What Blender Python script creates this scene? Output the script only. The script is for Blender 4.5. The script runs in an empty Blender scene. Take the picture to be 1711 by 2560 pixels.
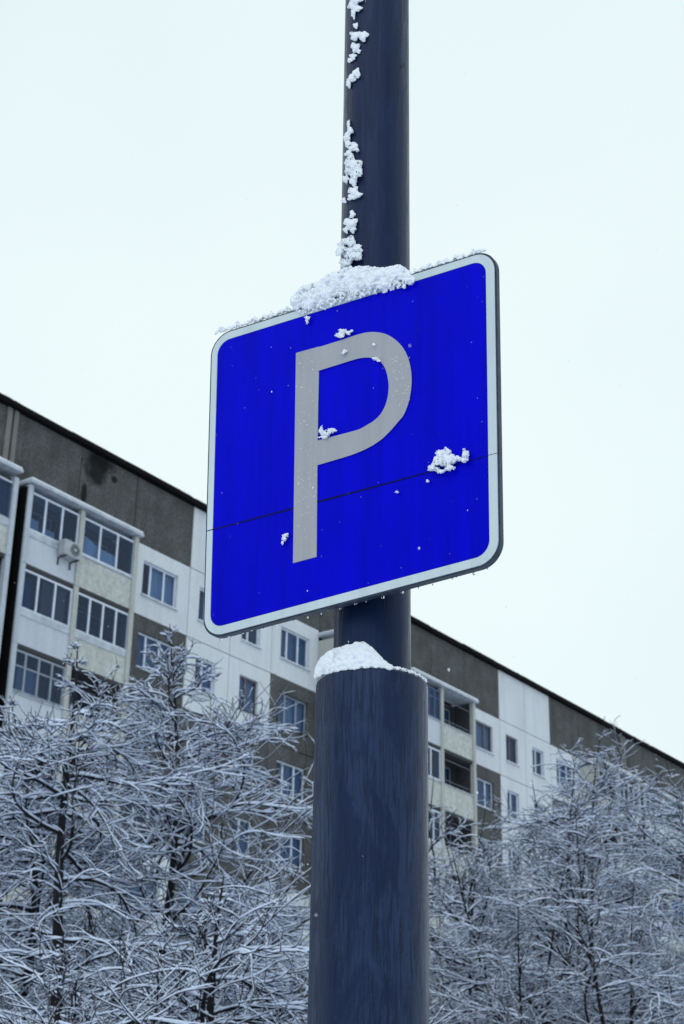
import bpy, bmesh, math, random
import numpy as np
from mathutils import Vector, Matrix

# ------------------------------------------------------------------ camera
CX, CY, F = 855.5, 1280.0, 4006.919
_up = np.array([175.0, -8880.0, F]); _up /= np.linalg.norm(_up)
_fy = np.array([0, 0, 1.0]) - _up * _up[2]; _fy /= np.linalg.norm(_fy)
_fx = np.cross(_fy, _up)
if _fx[0] < 0: _fx = -_fx
M = np.array([_fx, _fy, _up])            # camera (right, down, forward) -> world
CAM = np.array([0.0, 0.0, 1.6])
sc = bpy.context.scene
cd = bpy.data.cameras.new('camera')
cam = bpy.data.objects.new('camera', cd); sc.collection.objects.link(cam)
cd.sensor_fit = 'VERTICAL'; cd.sensor_height = 36; cd.sensor_width = 24.06
cd.lens = F * 36 / 2560; cd.clip_start = 0.05; cd.clip_end = 2000
R = Matrix(((M[0][0], -M[0][1], -M[0][2]), (M[1][0], -M[1][1], -M[1][2]), (M[2][0], -M[2][1], -M[2][2])))
cam.matrix_world = Matrix.Translation(Vector(CAM)) @ R.to_4x4()
cd.dof.use_dof = True; cd.dof.focus_distance = 3.35; cd.dof.aperture_fstop = 11.0
cd.dof.aperture_blades = 7
sc.camera = cam

# ------------------------------------------------------------------ world, sun
SUN_EL, SUN_AZ = math.radians(42), math.radians(200)
W = bpy.data.worlds.new('World'); sc.world = W; W.use_nodes = True
nt = W.node_tree; nt.nodes.clear()
o_ = nt.nodes.new('ShaderNodeOutputWorld'); bg = nt.nodes.new('ShaderNodeBackground')
sky = nt.nodes.new('ShaderNodeTexSky'); sky.sky_type = 'NISHITA'; sky.sun_disc = False
sky.sun_elevation = SUN_EL; sky.sun_rotation = SUN_AZ; sky.air_density = 1.0; sky.dust_density = 2.0
tc = nt.nodes.new('ShaderNodeTexCoord'); nz = nt.nodes.new('ShaderNodeTexNoise')
nz.inputs['Scale'].default_value = 1.6; nz.inputs['Detail'].default_value = 4; nz.inputs['Roughness'].default_value = 0.45
rp = nt.nodes.new('ShaderNodeValToRGB')
rp.color_ramp.elements[0].position = 0.3; rp.color_ramp.elements[0].color = (7.6, 8.9, 9.2, 1)
rp.color_ramp.elements[1].position = 0.7; rp.color_ramp.elements[1].color = (8.9, 10.1, 10.2, 1)
mx = nt.nodes.new('ShaderNodeMix'); mx.data_type = 'RGBA'; mx.inputs[0].default_value = 0.95
nt.links.new(tc.outputs['Generated'], nz.inputs['Vector']); nt.links.new(nz.outputs['Fac'], rp.inputs['Fac'])
nt.links.new(sky.outputs['Color'], mx.inputs[6]); nt.links.new(rp.outputs['Color'], mx.inputs[7])
nt.links.new(mx.outputs[2], bg.inputs['Color']); bg.inputs['Strength'].default_value = 0.1
nt.links.new(bg.outputs['Background'], o_.inputs['Surface'])
sl = bpy.data.lights.new('sun', 'SUN'); sl.energy = 0.5; sl.angle = math.radians(50); sl.color = (1.0, 0.985, 0.97)
so = bpy.data.objects.new('sun', sl); sc.collection.objects.link(so)
sdir = Vector((math.sin(SUN_AZ) * math.cos(SUN_EL), math.cos(SUN_AZ) * math.cos(SUN_EL), math.sin(SUN_EL)))
so.rotation_euler = sdir.to_track_quat('Z', 'Y').to_euler(); so.location = (0, 0, 40)
vs = sc.view_settings; sc.display_settings.display_device = 'sRGB'
vs.view_transform = 'Standard'; vs.look = 'None'; vs.exposure = 0.0; vs.gamma = 1.0; vs.use_curve_mapping = False

# ------------------------------------------------------------------ helpers
rng = np.random.default_rng(7); random.seed(7)
COL = sc.collection
def ray(px, py):
    return M @ np.array([px - CX, py - CY, F])
def link(o, parent=None):
    COL.objects.link(o)
    if parent is not None: o.parent = parent
    return o
def mesh_data(name, verts, faces, mat=None, smooth=False):
    me = bpy.data.meshes.new(name); me.from_pydata([tuple(map(float, v)) for v in verts], [], faces)
    if mat: me.materials.append(mat)
    if smooth: me.shade_smooth()
    me.update(); return me
def np_mesh(name, V, Fq, mat, smooth=True):
    """V (n,3), Fq (m,k) faces all with k corners"""
    me = bpy.data.meshes.new(name); n, m, k = len(V), len(Fq), Fq.shape[1]
    me.vertices.add(n); me.vertices.foreach_set('co', np.ascontiguousarray(V, dtype=np.float32).ravel())
    me.loops.add(m * k); me.loops.foreach_set('vertex_index', np.ascontiguousarray(Fq, dtype=np.int32).ravel())
    me.polygons.add(m); me.polygons.foreach_set('loop_start', np.arange(0, m * k, k, dtype=np.int32))
    me.polygons.foreach_set('loop_total', np.full(m, k, dtype=np.int32))
    me.update(calc_edges=True); me.validate()
    if mat: me.materials.append(mat)
    if smooth: me.shade_smooth()
    return me
def obj(name, me, parent=None, loc=None):
    o = bpy.data.objects.new(name, me); link(o, parent)
    if loc is not None: o.location = loc
    return o
def empty(name, loc=(0, 0, 0), rz=0, parent=None):
    o = bpy.data.objects.new(name, None); o.empty_display_size = .2; link(o, parent)
    o.location = loc; o.rotation_euler = (0, 0, rz); return o
def tag(o, label=None, cat=None, group=None, kind=None):
    if label: o['label'] = label
    if cat: o['category'] = cat
    if group: o['group'] = group
    if kind: o['kind'] = kind
    return o
def boxes_me(name, bl, mat, bevel=0.0):
    v, f = [], []
    for (x0, x1, y0, y1, z0, z1) in bl:
        b = len(v)
        v += [(x0, y0, z0), (x1, y0, z0), (x1, y1, z0), (x0, y1, z0), (x0, y0, z1), (x1, y0, z1), (x1, y1, z1), (x0, y1, z1)]
        f += [(b, b+3, b+2, b+1), (b+4, b+5, b+6, b+7), (b, b+1, b+5, b+4), (b+1, b+2, b+6, b+5), (b+2, b+3, b+7, b+6), (b+3, b, b+4, b+7)]
    me = mesh_data(name, v, f, mat)
    if bevel:
        bm = bmesh.new(); bm.from_mesh(me)
        bmesh.ops.bevel(bm, geom=bm.edges[:], offset=bevel, segments=2, affect='EDGES', profile=.5)
        bm.to_mesh(me); bm.free()
    return me

# ------------------------------------------------------------------ materials
class Mat:
    def __init__(s, name):
        s.m = bpy.data.materials.new(name); s.m.use_nodes = True; s.t = s.m.node_tree
        s.p = s.t.nodes['Principled BSDF']; s.out = s.t.nodes['Material Output']
    def n(s, ty, **k):
        x = s.t.nodes.new(ty)
        for a, b in k.items(): setattr(x, a, b)
        return x
    def l(s, a, b): s.t.links.new(a, b)
    def pos(s, scale=(1, 1, 1), obj_=None, rot=None):
        if obj_ is not None:
            g = s.n('ShaderNodeTexCoord'); g.object = obj_; src = g.outputs['Object']
        else:
            g = s.n('ShaderNodeNewGeometry'); src = g.outputs['Position']
        mp = s.n('ShaderNodeMapping'); mp.inputs['Scale'].default_value = scale
        if rot: mp.inputs['Rotation'].default_value = rot
        s.l(src, mp.inputs['Vector']); return mp.outputs['Vector']
    def noise(s, vec, scale, detail=4, rough=.55, lo=.35, hi=.65, dist=0):
        x = s.n('ShaderNodeTexNoise'); x.inputs['Scale'].default_value = scale; x.inputs['Detail'].default_value = detail
        x.inputs['Roughness'].default_value = rough; x.inputs['Distortion'].default_value = dist
        s.l(vec, x.inputs['Vector'])
        r = s.n('ShaderNodeMapRange'); r.inputs[1].default_value = lo; r.inputs[2].default_value = hi
        s.l(x.outputs['Fac'], r.inputs[0]); return r.outputs[0]
    def mix(s, fac, a, b, mode='MIX'):
        x = s.n('ShaderNodeMix'); x.data_type = 'RGBA'; x.blend_type = mode
        for i, q in ((0, fac), (6, a), (7, b)):
            if isinstance(q, (int, float)): x.inputs[i].default_value = q
            elif isinstance(q, tuple): x.inputs[i].default_value = (*q, 1) if len(q) == 3 else q
            else: s.l(q, x.inputs[i])
        return x.outputs[2]
    def math(s, op, a, b=0.0, clamp=False):
        x = s.n('ShaderNodeMath', operation=op); x.use_clamp = clamp
        for i, q in ((0, a), (1, b)):
            if isinstance(q, (int, float)): x.inputs[i].default_value = q
            else: s.l(q, x.inputs[i])
        return x.outputs[0]
    def color(s, c):
        if isinstance(c, tuple): s.p.inputs['Base Color'].default_value = (*c, 1)
        else: s.l(c, s.p.inputs['Base Color'])
        return s
    def set(s, rough=.6, spec=.5, metal=0.0, coat=0.0):
        if isinstance(rough, (int, float)): s.p.inputs['Roughness'].default_value = rough
        else: s.l(rough, s.p.inputs['Roughness'])
        s.p.inputs['Specular IOR Level'].default_value = spec; s.p.inputs['Metallic'].default_value = metal
        s.p.inputs['Coat Weight'].default_value = coat; return s
    def bump(s, h, strength=.3, dist=.01):
        b = s.n('ShaderNodeBump'); b.inputs['Strength'].default_value = strength; b.inputs['Distance'].default_value = dist
        s.l(h, b.inputs['Height']); s.l(b.outputs['Normal'], s.p.inputs['Normal']); return s

def mat_plain(name, c, rough=.6, spec=.5, var=.12, vs_=3.0, metal=0.0):
    m = Mat(name); v = m.pos()
    f = m.noise(v, vs_, 5)
    d = tuple(x * (1 - var) for x in c); e = tuple(min(1, x * (1 + var)) for x in c)
    return m.color(m.mix(f, d, e)).set(rough, spec, metal).m

def mat_snow(name, fine=400, st=.5, dist=.002, c=(.80, .84, .92)):
    m = Mat(name); v = m.pos()
    a = m.noise(v, fine, 5, .7, .3, .7); b = m.noise(v, fine * .18, 3, .6, .3, .7)
    h = m.math('ADD', a, m.math('MULTIPLY', b, 1.5))
    m.color(m.mix(a, tuple(x * .93 for x in c), c)).set(.75, .3).bump(h, st, dist)
    if fine > 100:
        m.p.inputs['Subsurface Weight'].default_value = .5; m.p.inputs['Subsurface Scale'].default_value = .006; m.p.inputs['Subsurface Radius'].default_value = (1, 1, 1)
    return m.m
M_SNOW = mat_snow('snow_granular', 500, .25, .001, (.82, .86, .95)); M_SNOWG = mat_snow('snow_ground', 6, .4, .05)
M_SNOWT = Mat('snow_on_twigs').color((.68, .76, .95)).set(.85, .15).m
M_BARK = mat_plain('dark_wet_bark', (.010, .010, .013), .8, .2, .3, 20)

# ------------------------------------------------------------------ ground and setting
def grid_ground():
    n = 60; s = 900
    xs = np.linspace(-s, s, n + 1); V = []
    for y in xs:
        for x in xs:
            V.append((x, y, 0.0))
    Fq = [(j*(n+1)+i, j*(n+1)+i+1, (j+1)*(n+1)+i+1, (j+1)*(n+1)+i) for j in range(n) for i in range(n)]
    o = obj('ground', np_mesh('ground', np.array(V), np.array(Fq), M_SNOWG)); tag(o, 'flat snow covered ground around the parking sign and the block', kind='structure')
grid_ground()

# ------------------------------------------------------------------ apartment block
P0 = np.array([-5.8402171, 57.70521523])
HW = np.array([0.58615459, 0.81019923])
BLD = empty('apartment_block', (P0[0], P0[1], 0), math.atan2(HW[1], HW[0]))
tag(BLD, 'long nine storey panel apartment block in grey and white behind the snowy trees', 'building')
def blocal(u, y, z):     # block coordinates -> world (y grows into the block)
    n = np.array([-HW[1], HW[0]])
    p = P0 + HW * u + n * y; return (p[0], p[1], z)

def mat_wall(name, c, speck=.25, big=.25, stain=False, streak=.25, fine=9.0):
    m = Mat(name); v = m.pos(obj_=BLD)
    f = m.noise(v, fine, 6, .75, .32, .68)
    g = m.noise(v, .8, 6, .65, .38, .66)
    sv = m.pos((2.2, 2.2, .16), obj_=BLD); st = m.noise(sv, 1.3, 4, .6, .45, .8)
    col = m.mix(f, tuple(x * (1 - speck) for x in c), tuple(min(1, x * (1 + speck)) for x in c))
    col = m.mix(m.math('MULTIPLY', g, big), col, tuple(x * .45 for x in c))
    col = m.mix(m.math('MULTIPLY', st, streak), col, tuple(x * .35 for x in c))
    if stain:
        # soot / damp blotch below the coping over the left balconies
        vv = m.pos((1, 0.0, 1), obj_=BLD)
        w = m.n('ShaderNodeTexNoise'); w.inputs['Scale'].default_value = 2.6; w.inputs['Detail'].default_value = 5
        m.l(vv, w.inputs['Vector'])
        for (cu, cz, ru, rz_) in ((-5.55, 27.2, .55, .66), (-4.55, 27.1, .17, .14), (-5.1, 27.5, .55, .25), (-6.05, 25.9, .14, .45)):
            sx = m.n('ShaderNodeSeparateXYZ'); m.l(vv, sx.inputs[0])
            a = m.math('DIVIDE', m.math('SUBTRACT', sx.outputs['X'], cu), ru)
            b = m.math('DIVIDE', m.math('SUBTRACT', sx.outputs['Z'], cz), rz_)
            r2 = m.math('ADD', m.math('MULTIPLY', a, a), m.math('MULTIPLY', b, b))
            r2 = m.math('ADD', r2, m.math('MULTIPLY', m.math('SUBTRACT', w.outputs['Fac'], .5), 3.4))
            k = m.n('ShaderNodeMapRange'); k.inputs[1].default_value = 1.7; k.inputs[2].default_value = .45; k.inputs[4].default_value = .93
            m.l(r2, k.inputs[0]); col = m.mix(k.outputs[0], col, (.008, .008, .008))
    return m.color(col).set(.9, .15).bump(f, .25, .02).m
W_GREY = mat_wall('grey_pebbledash', (.098, .101, .106), .6, .7, True, .6)
W_WHITE = mat_wall('white_painted_concrete', (.60, .63, .69), .07, .12, False, .22)
W_DARK = mat_wall('near_black_slot', (.006, .006, .007), .2)  # near-black tone for the faces inside the section slots
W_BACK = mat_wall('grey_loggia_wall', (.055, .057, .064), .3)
W_PALE = mat_wall('pale_plastered_rail', (.50, .54, .62), .07, .12, False, .25)
W_BEIGE = mat_wall('beige_pebbled_rail', (.47, .49, .49), .30, .2, False, .3, 5)
W_POST = mat_wall('cream_loggia_post', (.43, .445, .44), .12, .2, False, .3)
W_LIGHTP = mat_wall('pale_loggia_post', (.44, .49, .57), .1, .2, False, .3)
M_FRAME = mat_plain('white_window_frame', (.56, .62, .74), .45, .5, .08)
M_BLUEF = mat_plain('blue_window_frame', (.03, .08, .22), .5)
M_OLDF = mat_plain('weathered_window_frame', (.22, .26, .33), .6)
M_BROWNF = mat_plain('brown_window_frame', (.10, .09, .10), .6)
M_SILL = mat_plain('metal_sill', (.40, .44, .52), .4, .5, .2)
M_SILLD = mat_plain('dark_metal_sill', (.02, .02, .025), .4, .5, .2)
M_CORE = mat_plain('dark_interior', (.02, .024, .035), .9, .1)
M_COPING = mat_plain('black_metal_coping', (.004, .004, .005), .9, .1)
M_CURT = []
for i, c in enumerate(((.40, .49, .64), (.26, .33, .48), (.17, .15, .16), (.03, .05, .15), (.62, .72, .88))):
    m = Mat('curtain_%s' % ('sheer', 'slate', 'brown', 'navy', 'light')[i]); v = m.pos((9, 9, .3), obj_=BLD)
    f = m.noise(v, 2.2, 3, .5, .3, .7)
    M_CURT.append(m.color(m.mix(f, tuple(x * .7 for x in c), c)).set(.9, .1).bump(f, .5, .05).m)
def mat_glass():
    m = Mat('window_glass'); t = m.t
    tr = m.n('ShaderNodeBsdfTransparent'); tr.inputs['Color'].default_value = (.80, .90, 1, 1)
    m.color((.040, .062, .115)).set(.06, .5)
    ms = m.n('ShaderNodeMixShader'); ms.inputs[0].default_value = .26; m.l(tr.outputs[0], ms.inputs[1]); m.l(m.p.outputs[0], ms.inputs[2])
    m.l(ms.outputs[0], m.out.inputs['Surface']); return m.m
M_GLASS = mat_glass()

FH = 2.82; Z9 = 22.33; NF = 9
ZB = [Z9 - FH * (8 - i) for i in range(9)]          # floor base heights, 0 = ground floor
PERIOD = 23.65
_cache = {}
def cached(key, fn):
    if key not in _cache: _cache[key] = fn()
    return _cache[key]
def copy_obj(src, parent, loc=None):
    pass
def wall_panel(u0, w, z, mat, hole=None, h=FH, y=0.0):
    g = .018
    def mk():
        if hole is None: bl = [(g, w - g, 0, .28, g, h - g)]
        else:
            a, b, c, d = hole
            bl = [(g, a, 0, .28, g, h - g), (b, w - g, 0, .28, g, h - g), (a, b, 0, .28, g, c), (a, b, 0, .28, d, h - g)]
        return boxes_me('wall_panel', bl, mat)
    me = cached(('wp', round(w, 3), mat.name, hole, h), mk)
    return obj('wall_panel', me, BLD, (u0, y, z))
PANES = {}
def window(u, z, w, h, n, fm, parent=BLD, y=0.11, sill='m', curt=None, name='window', splits=None, transom=None):
    """window part with sub-parts frame, pane(s), sill, curtain; origin = lower left of the opening"""
    t = .07
    root = bpy.data.objects.new(name, None); root.empty_display_size = .1; link(root, parent); root.location = (u, y, z)
    sp = splits or [i / n for i in range(n + 1)]
    key = (round(w, 2), round(h, 2), tuple(sp), transom)
    def fr():
        bl = [(0, w, 0, .07, 0, t), (0, w, 0, .07, h - t, h), (0, t, 0, .07, t, h - t), (w - t, w, 0, .07, t, h - t)]
        for i in range(1, n):
            x = sp[i] * w; bl.append((x - .045, x + .045, 0, .07, t, h - t))
        if transom:
            for i in range(n):
                xa = t if i == 0 else sp[i] * w + .045; xb = w - t if i == n - 1 else sp[i+1] * w - .045
                bl.append((xa, xb, 0.004, .06, h * transom - .03, h * transom + .03))
        return boxes_me('frame', bl, fm)
    obj('frame', cached(('fr', key, fm.name), fr), root)
    for i in range(n):
        x0 = sp[i] * w + (t if i == 0 else .045); x1 = sp[i+1] * w - (t if i == n - 1 else .045)
        obj('pane', cached(('pa', round(x1 - x0, 3), round(h, 2)), lambda: boxes_me('pane', [(0, x1 - x0, 0, .006, 0, h - 2 * t)], M_GLASS)), root, (x0, .03, t))
    if sill:
        sm = M_SILLD if sill == 'd' else M_SILL
        obj('sill', cached(('si', round(w, 2), sill), lambda: boxes_me('sill', [(-.05, w + .05, -.19, .0, -.045, -.005)], sm)), root)
        if sill == 'm':
            obj('sill_snow', cached(('ss', round(w, 2)), lambda: boxes_me('sill_snow', [(-.04, w + .04, -.18, -.02, -.004, .03)], M_SNOWG, .012)), root)
    if curt is None: curt = random.choice([0, 0, 1, 1, 2, 3, 4, -1])
    if curt >= 0:
        def cu():
            vv, ff = [], []; nn = 40; cut = random.choice([.0, .0, .35]) * w
            for i in range(nn + 1):
                x = cut + (w - cut) * i / nn; yy = .17 + .02 * math.sin(i * 1.25) + .01 * math.sin(i * .4)
                vv += [(x, yy, .02), (x, yy, h - .02)]
            for i in range(nn): ff.append((2*i, 2*i+2, 2*i+3, 2*i+1))
            return mesh_data('curtain', vv, ff, M_CURT[curt], True)
        obj('curtain', cached(('cu', round(w, 2), round(h, 2), curt, random.randint(0, 1)), cu), root)
    return root

YB = -1.0      # balcony front
def balcony(u0, w, fl, kind, rail, band=None, postl=None, postr=None):
    """balcony part: slab, rail panel, glazing, posts"""
    z = ZB[fl]
    root = bpy.data.objects.new('balcony', None); root.empty_display_size = .1; link(root, BLD); root.location = (u0, 0, z)
    a, b = .10, w - .10
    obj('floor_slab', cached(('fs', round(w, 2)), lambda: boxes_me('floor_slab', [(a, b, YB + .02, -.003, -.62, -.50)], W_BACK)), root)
    obj('rail_panel', cached(('rp', round(w, 2), rail.name), lambda: boxes_me('rail_panel', [(a + .003, b - .003, YB, YB + .09, -.47, .66)], rail)), root)
    if band:
        obj('rail_band', cached(('rb', round(w, 2), band.name), lambda: boxes_me('rail_band', [(a + .006, b - .006, YB - .03, YB + .06, .50, .74)], band)), root)
    else:
        obj('rail_cap', cached(('rc', round(w, 2)), lambda: boxes_me('rail_cap', [(a + .006, b - .006, YB - .05, YB + .10, .665, .70)], M_SILL)), root)
    return root
def glazing(root, w, fm, n, transom=None, splits=None, curt=-1, bottom=.74, top=2.15):
    ww = w - .22
    sp = splits or [i / n for i in range(n + 1)]
    t = .07; h = top - bottom
    key = ('gl', round(ww, 2), fm.name, tuple(sp), transom, bottom, top)
    def fr():
        bl = [(0, ww, 0, .06, 0, t), (0, ww, 0, .06, h - t, h), (0, t, 0, .06, t, h - t), (ww - t, ww, 0, .06, t, h - t)]
        for i in range(1, n):
            x = sp[i] * ww; bl.append((x - .04, x + .04, 0, .06, t, h - t))
        if transom:
            for i in range(n):
                xa = t if i == 0 else sp[i] * ww + .04; xb = ww - t if i == n - 1 else sp[i+1] * ww - .04
                bl.append((xa, xb, .004, .05, h * transom - .025, h * transom + .025))
        return boxes_me('glazing_frame', bl, fm)
    obj('glazing_frame', cached(key, fr), root, (.11, YB + .01, bottom))
    for i in range(n):
        x0 = sp[i] * ww + (t if i == 0 else .04); x1 = sp[i+1] * ww - (t if i == n - 1 else .04)
        obj('pane', cached(('pa', round(x1 - x0, 3), round(h, 2)), lambda: boxes_me('pane', [(0, x1 - x0, 0, .006, 0, h - 2 * t)], M_GLASS)), root, (.11 + x0, YB + .035, bottom + t))
def hang(root, x0, x1, z0, z1, mat, name='curtain', y=-.8):
    vv, ff = [], []; nn = 24
    for i in range(nn + 1):
        x = x0 + (x1 - x0) * i / nn; yy = y + .02 * math.sin(i * 1.3)
        vv += [(x, yy, z0), (x, yy, z1 + .0)]
    for i in range(nn): ff.append((2*i, 2*i+2, 2*i+3, 2*i+1))
    obj(name, mesh_data(name, vv, ff, mat, True), root)

def fin(u, mat, z0=0.0, z1=24.72, w=.2, y0=None, name='loggia_post', part=None):
    y0 = YB - .06 if y0 is None else y0
    # post split per storey, each piece one part
    for i in range(9):
        a = ZB[i] - .5; b = a + FH
        if i == 0: a = 0
        if i == 8: b = 24.68
        obj(name, cached((name, w, round(b - a, 2), mat.name, part is None), lambda: boxes_me(name, [(-w/2, w/2, y0, -.86 if part else -.003, 0, b - a - .012)], mat)), BLD, (u, 0, a))
        if part: obj('partition', cached(('part', round(b - a, 2), part.name), lambda: boxes_me('partition', [(-w/2 + .02, w/2 - .02, -.857, -.003, 0, b - a - .012)], part)), BLD, (u, 0, a))
def loggia_roof(ua, ub, up=.0):
    w = ub - ua
    r = obj('loggia_roof', boxes_me('loggia_roof', [(0, w, YB - .22, -.003, 0, .11)], M_SILL), BLD, (ua, 0, 24.70 + up))
    vv = []; 
    obj('roof_snow', boxes_me('roof_snow', [(.02, w - .02, YB - .2, -.02, .112, .19)], M_SNOWG, .03), r)

H3L = (1.46, 3.42, .83, 2.22); H3R = (.60, 2.55, .83, 2.22); HN1 = (.62, 1.80, .83, 2.22); HN2 = (.70, 1.88, .83, 2.22)
def scheme(fl, k):
    if fl == 8: return W_WHITE, W_WHITE
    if fl == 7: return W_GREY, W_WHITE
    if fl == 6: return W_GREY, (W_GREY if k == 0 else W_WHITE)
    if fl in (2, 5): return W_GREY, W_GREY
    return (W_GREY, W_WHITE) if fl % 2 else (W_WHITE, W_GREY)
frm_w = [M_FRAME] * 6 + [M_OLDF, M_BROWNF]
for k in (-1, 0, 1, 2):
    S = PERIOD * k
    for fl in range(9):
        z = ZB[fl]; m3, mn = scheme(fl, k); z_ = z if fl else 0.0
        # loggia back walls with a door and window each
        for (u, w) in ((S - 9.6, 2.62), (S - 6.98, 2.88), (S + 8.46, 2.54), (S + 11.0, 2.55)):
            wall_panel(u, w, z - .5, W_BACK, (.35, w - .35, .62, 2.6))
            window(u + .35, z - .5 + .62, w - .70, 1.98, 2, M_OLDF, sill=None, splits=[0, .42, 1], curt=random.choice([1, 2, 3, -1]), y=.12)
        wall_panel(S - 4.1, 4.1, z, m3, H3L); wall_panel(S, 2.6, z, mn, HN1)
        wall_panel(S + 2.6, 2.65, z, mn, HN2); wall_panel(S + 5.25, 3.21, z, m3, H3R)
        rs = [0, .30, .70, 1]
        spec = {}
        if k == 0 and fl == 8: spec = {0: (M_FRAME, 4, 'm'), 3: (M_FRAME, 1, 'm'), 2: (M_FRAME, 2, 'm'), 1: (M_FRAME, 1, 'm')}
        if k == 0 and fl == 7: spec = {0: (M_FRAME, 1, 'm'), 3: (M_OLDF, 0, 'd'), 2: (M_BROWNF, 0, 'd'), 1: (M_FRAME, 1, 'm')}
        if k == 0 and fl == 6: spec = {0: (M_FRAME, 1, 'm'), 3: (M_FRAME, 1, 'm'), 2: (M_FRAME, 0, 'm'), 1: (M_BROWNF, 3, 'd')}
        if k == 1 and fl == 8: spec = {0: (M_BROWNF, 0, 'm'), 3: (M_FRAME, 1, 'm'), 2: (M_FRAME, 2, 'm'), 1: (M_BROWNF, 3, 'm')}
        for i, (u, hh, n) in enumerate(((S - 4.1, H3L, 3), (S, HN1, 2), (S + 2.6, HN2, 2), (S + 5.25, H3R, 3))):
            fm, cu, si = spec.get(i, (random.choice(frm_w), random.choice([0, 1, 1, 2, 3, 4]), 'm'))
            spl = [0, .27, .66, 1] if n == 3 else [0, .42, 1]
            window(u + hh[0], z + hh[2], hh[1] - hh[0], hh[3] - hh[2], n, fm, sill=si, curt=cu, splits=spl)
        # loggias
        for j, (u, w) in enumerate(((S - 9.6, 2.62), (S - 6.98, 2.88), (S + 8.46, 2.54), (S + 11.0, 2.55))):
            kind = random.choice(['g3', 'g3', 'g4', 'open', 'old']); rail = random.choice([W_BEIGE, W_BEIGE, W_PALE]); fm = random.choice([M_FRAME, M_FRAME, M_OLDF]); band = random.choice([None, None, M_SILL])
            if k == 0 and j == 0: kind, rail, fm, band = {8: ('g3', W_PALE, M_FRAME, M_SILL), 7: ('g3', W_PALE, M_FRAME, M_SILL), 6: ('old', W_PALE, M_OLDF, None), 5: ('open', W_PALE, M_OLDF, None)}.get(fl, (kind, rail, fm, band))
            if k == 0 and j == 1: kind, rail, fm, band = {8: ('g3', W_BEIGE, M_FRAME, None), 7: ('g4', W_BEIGE, M_FRAME, M_SILL), 6: ('open', W_BEIGE, M_OLDF, None)}.get(fl, (kind, rail, fm, band))
            if k == -1 and j == 3: kind, rail, fm, band = {8: ('navy', W_BEIGE, M_SILL, M_SILL), 7: ('open', W_PALE, M_OLDF, None), 6: ('open', W_PALE, M_OLDF, None)}.get(fl, (kind, rail, fm, band))
            if k == 1 and j == 0: kind, rail, fm, band = {8: ('blue', W_PALE, M_BLUEF, None)}.get(fl, (kind, rail, fm, band))
            if k == 1 and j == 1: kind, rail, fm, band = {8: ('open', W_BEIGE, M_OLDF, None), 7: ('open', W_BEIGE, M_OLDF, None)}.get(fl, (kind, rail, fm, band))
            if k == 1 and j == 2: kind, rail, fm, band = {8: ('open', W_BEIGE, M_OLDF, None)}.get(fl, (kind, rail, fm, band))
            if k == 1 and j == 3: kind, rail, fm, band = {8: ('g4', W_PALE, M_FRAME, None)}.get(fl, (kind, rail, fm, band))
            b = balcony(u, w, fl, kind, rail, band)
            if kind == 'g3': glazing(b, w, fm, 3)
            elif kind == 'g4': glazing(b, w, fm, 4)
            elif kind == 'old': glazing(b, w, fm, 4, .62)
            elif kind == 'blue': glazing(b, w, fm, 5, .7)
            elif kind == 'navy': glazing(b, w, fm, 1); hang(b, .2, w - .2, .76, 2.1, M_CURT[3])
            elif kind == 'open':
                obj('drying_line', boxes_me('drying_line', [(.15, w - .15, YB + .12, YB + .135, .95, .965), (.15, w - .15, YB + .12, YB + .135, 1.9, 1.915)], M_OLDF), b)
            if k == 0 and fl == 8 and j == 0:
                obj('stored_box', boxes_me('stored_box', [(.2, .75, -.88, -.5, .5, 1.25), (1.0, 1.55, -.85, -.5, .5, 1.12)], M_CURT[0], .02), b)
            if k == 0 and fl == 8 and j == 1:
                vv = [(.35, -.86, .6), (2.0, -.86, .6), (2.0, -.86, 1.30), (1.1, -.86, 1.33), (.35, -.86, 1.55)]
                vv += [(x, y + .02, z2) for x, y, z2 in vv]
                obj('cloth', mesh_data('cloth', vv, [(0, 1, 2, 3, 4), (9, 8, 7, 6, 5), (0, 5, 6, 1), (1, 6, 7, 2), (2, 7, 8, 3), (3, 8, 9, 4), (4, 9, 5, 0)], M_CURT[4]), b)
            if k == 0 and fl == 7 and j == 0:
                hang(b, .15, .85, .76, 1.95, M_CURT[3]); hang(b, 1.25, 2.4, .76, 2.1, M_CURT[2])
            elif kind in ('g3', 'g4', 'old') and random.random() < .5:
                a = .2 + random.random() * .5; hang(b, a, a + .6 + random.random(), .76, 1.2 + random.random() * .8, random.choice(M_CURT[:3]))
    for (u, m) in ((S - 9.5, W_LIGHTP), (S - 6.98, W_POST), (S - 4.17, W_POST), (S + 8.55, W_POST), (S + 11.0, W_LIGHTP), (S + 13.46, W_LIGHTP)):
        fin(u, m, part=None if abs(u - S - 8.55) < .01 else W_BACK)
    # storey partition walls carry on behind the posts; near-black faces in the slot between two sections
    obj('slot_faces', boxes_me('slot_faces', [(.0, .02, YB - .02, .3, 0, 24.6), (.48, .50, YB + .02, .3, 0, 24.6), (.02, .48, .2, .28, 0, 27.6)], W_DARK), BLD, (S + 13.555, 0, 0))
    loggia_roof(S - 9.66, S - 4.0); loggia_roof(S + 8.38, S + 13.56, .14)
    # attic storey panels
    for (a, b, mt) in ((S - 9.55, S - 6.3, W_GREY), (S - 6.3, S - 3.3, W_GREY), (S - 3.3, S, W_GREY), (S, S + 2.6, W_WHITE), (S + 2.6, S + 5.25, W_WHITE),
                       (S + 5.25, S + 8.5, W_GREY), (S + 8.5, S + 11.0, W_GREY), (S + 11.0, S + 13.7, W_GREY)):
        o = wall_panel(a, b - a, 25.15, mt, None, 2.6); o.name = 'attic_panel'
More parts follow.
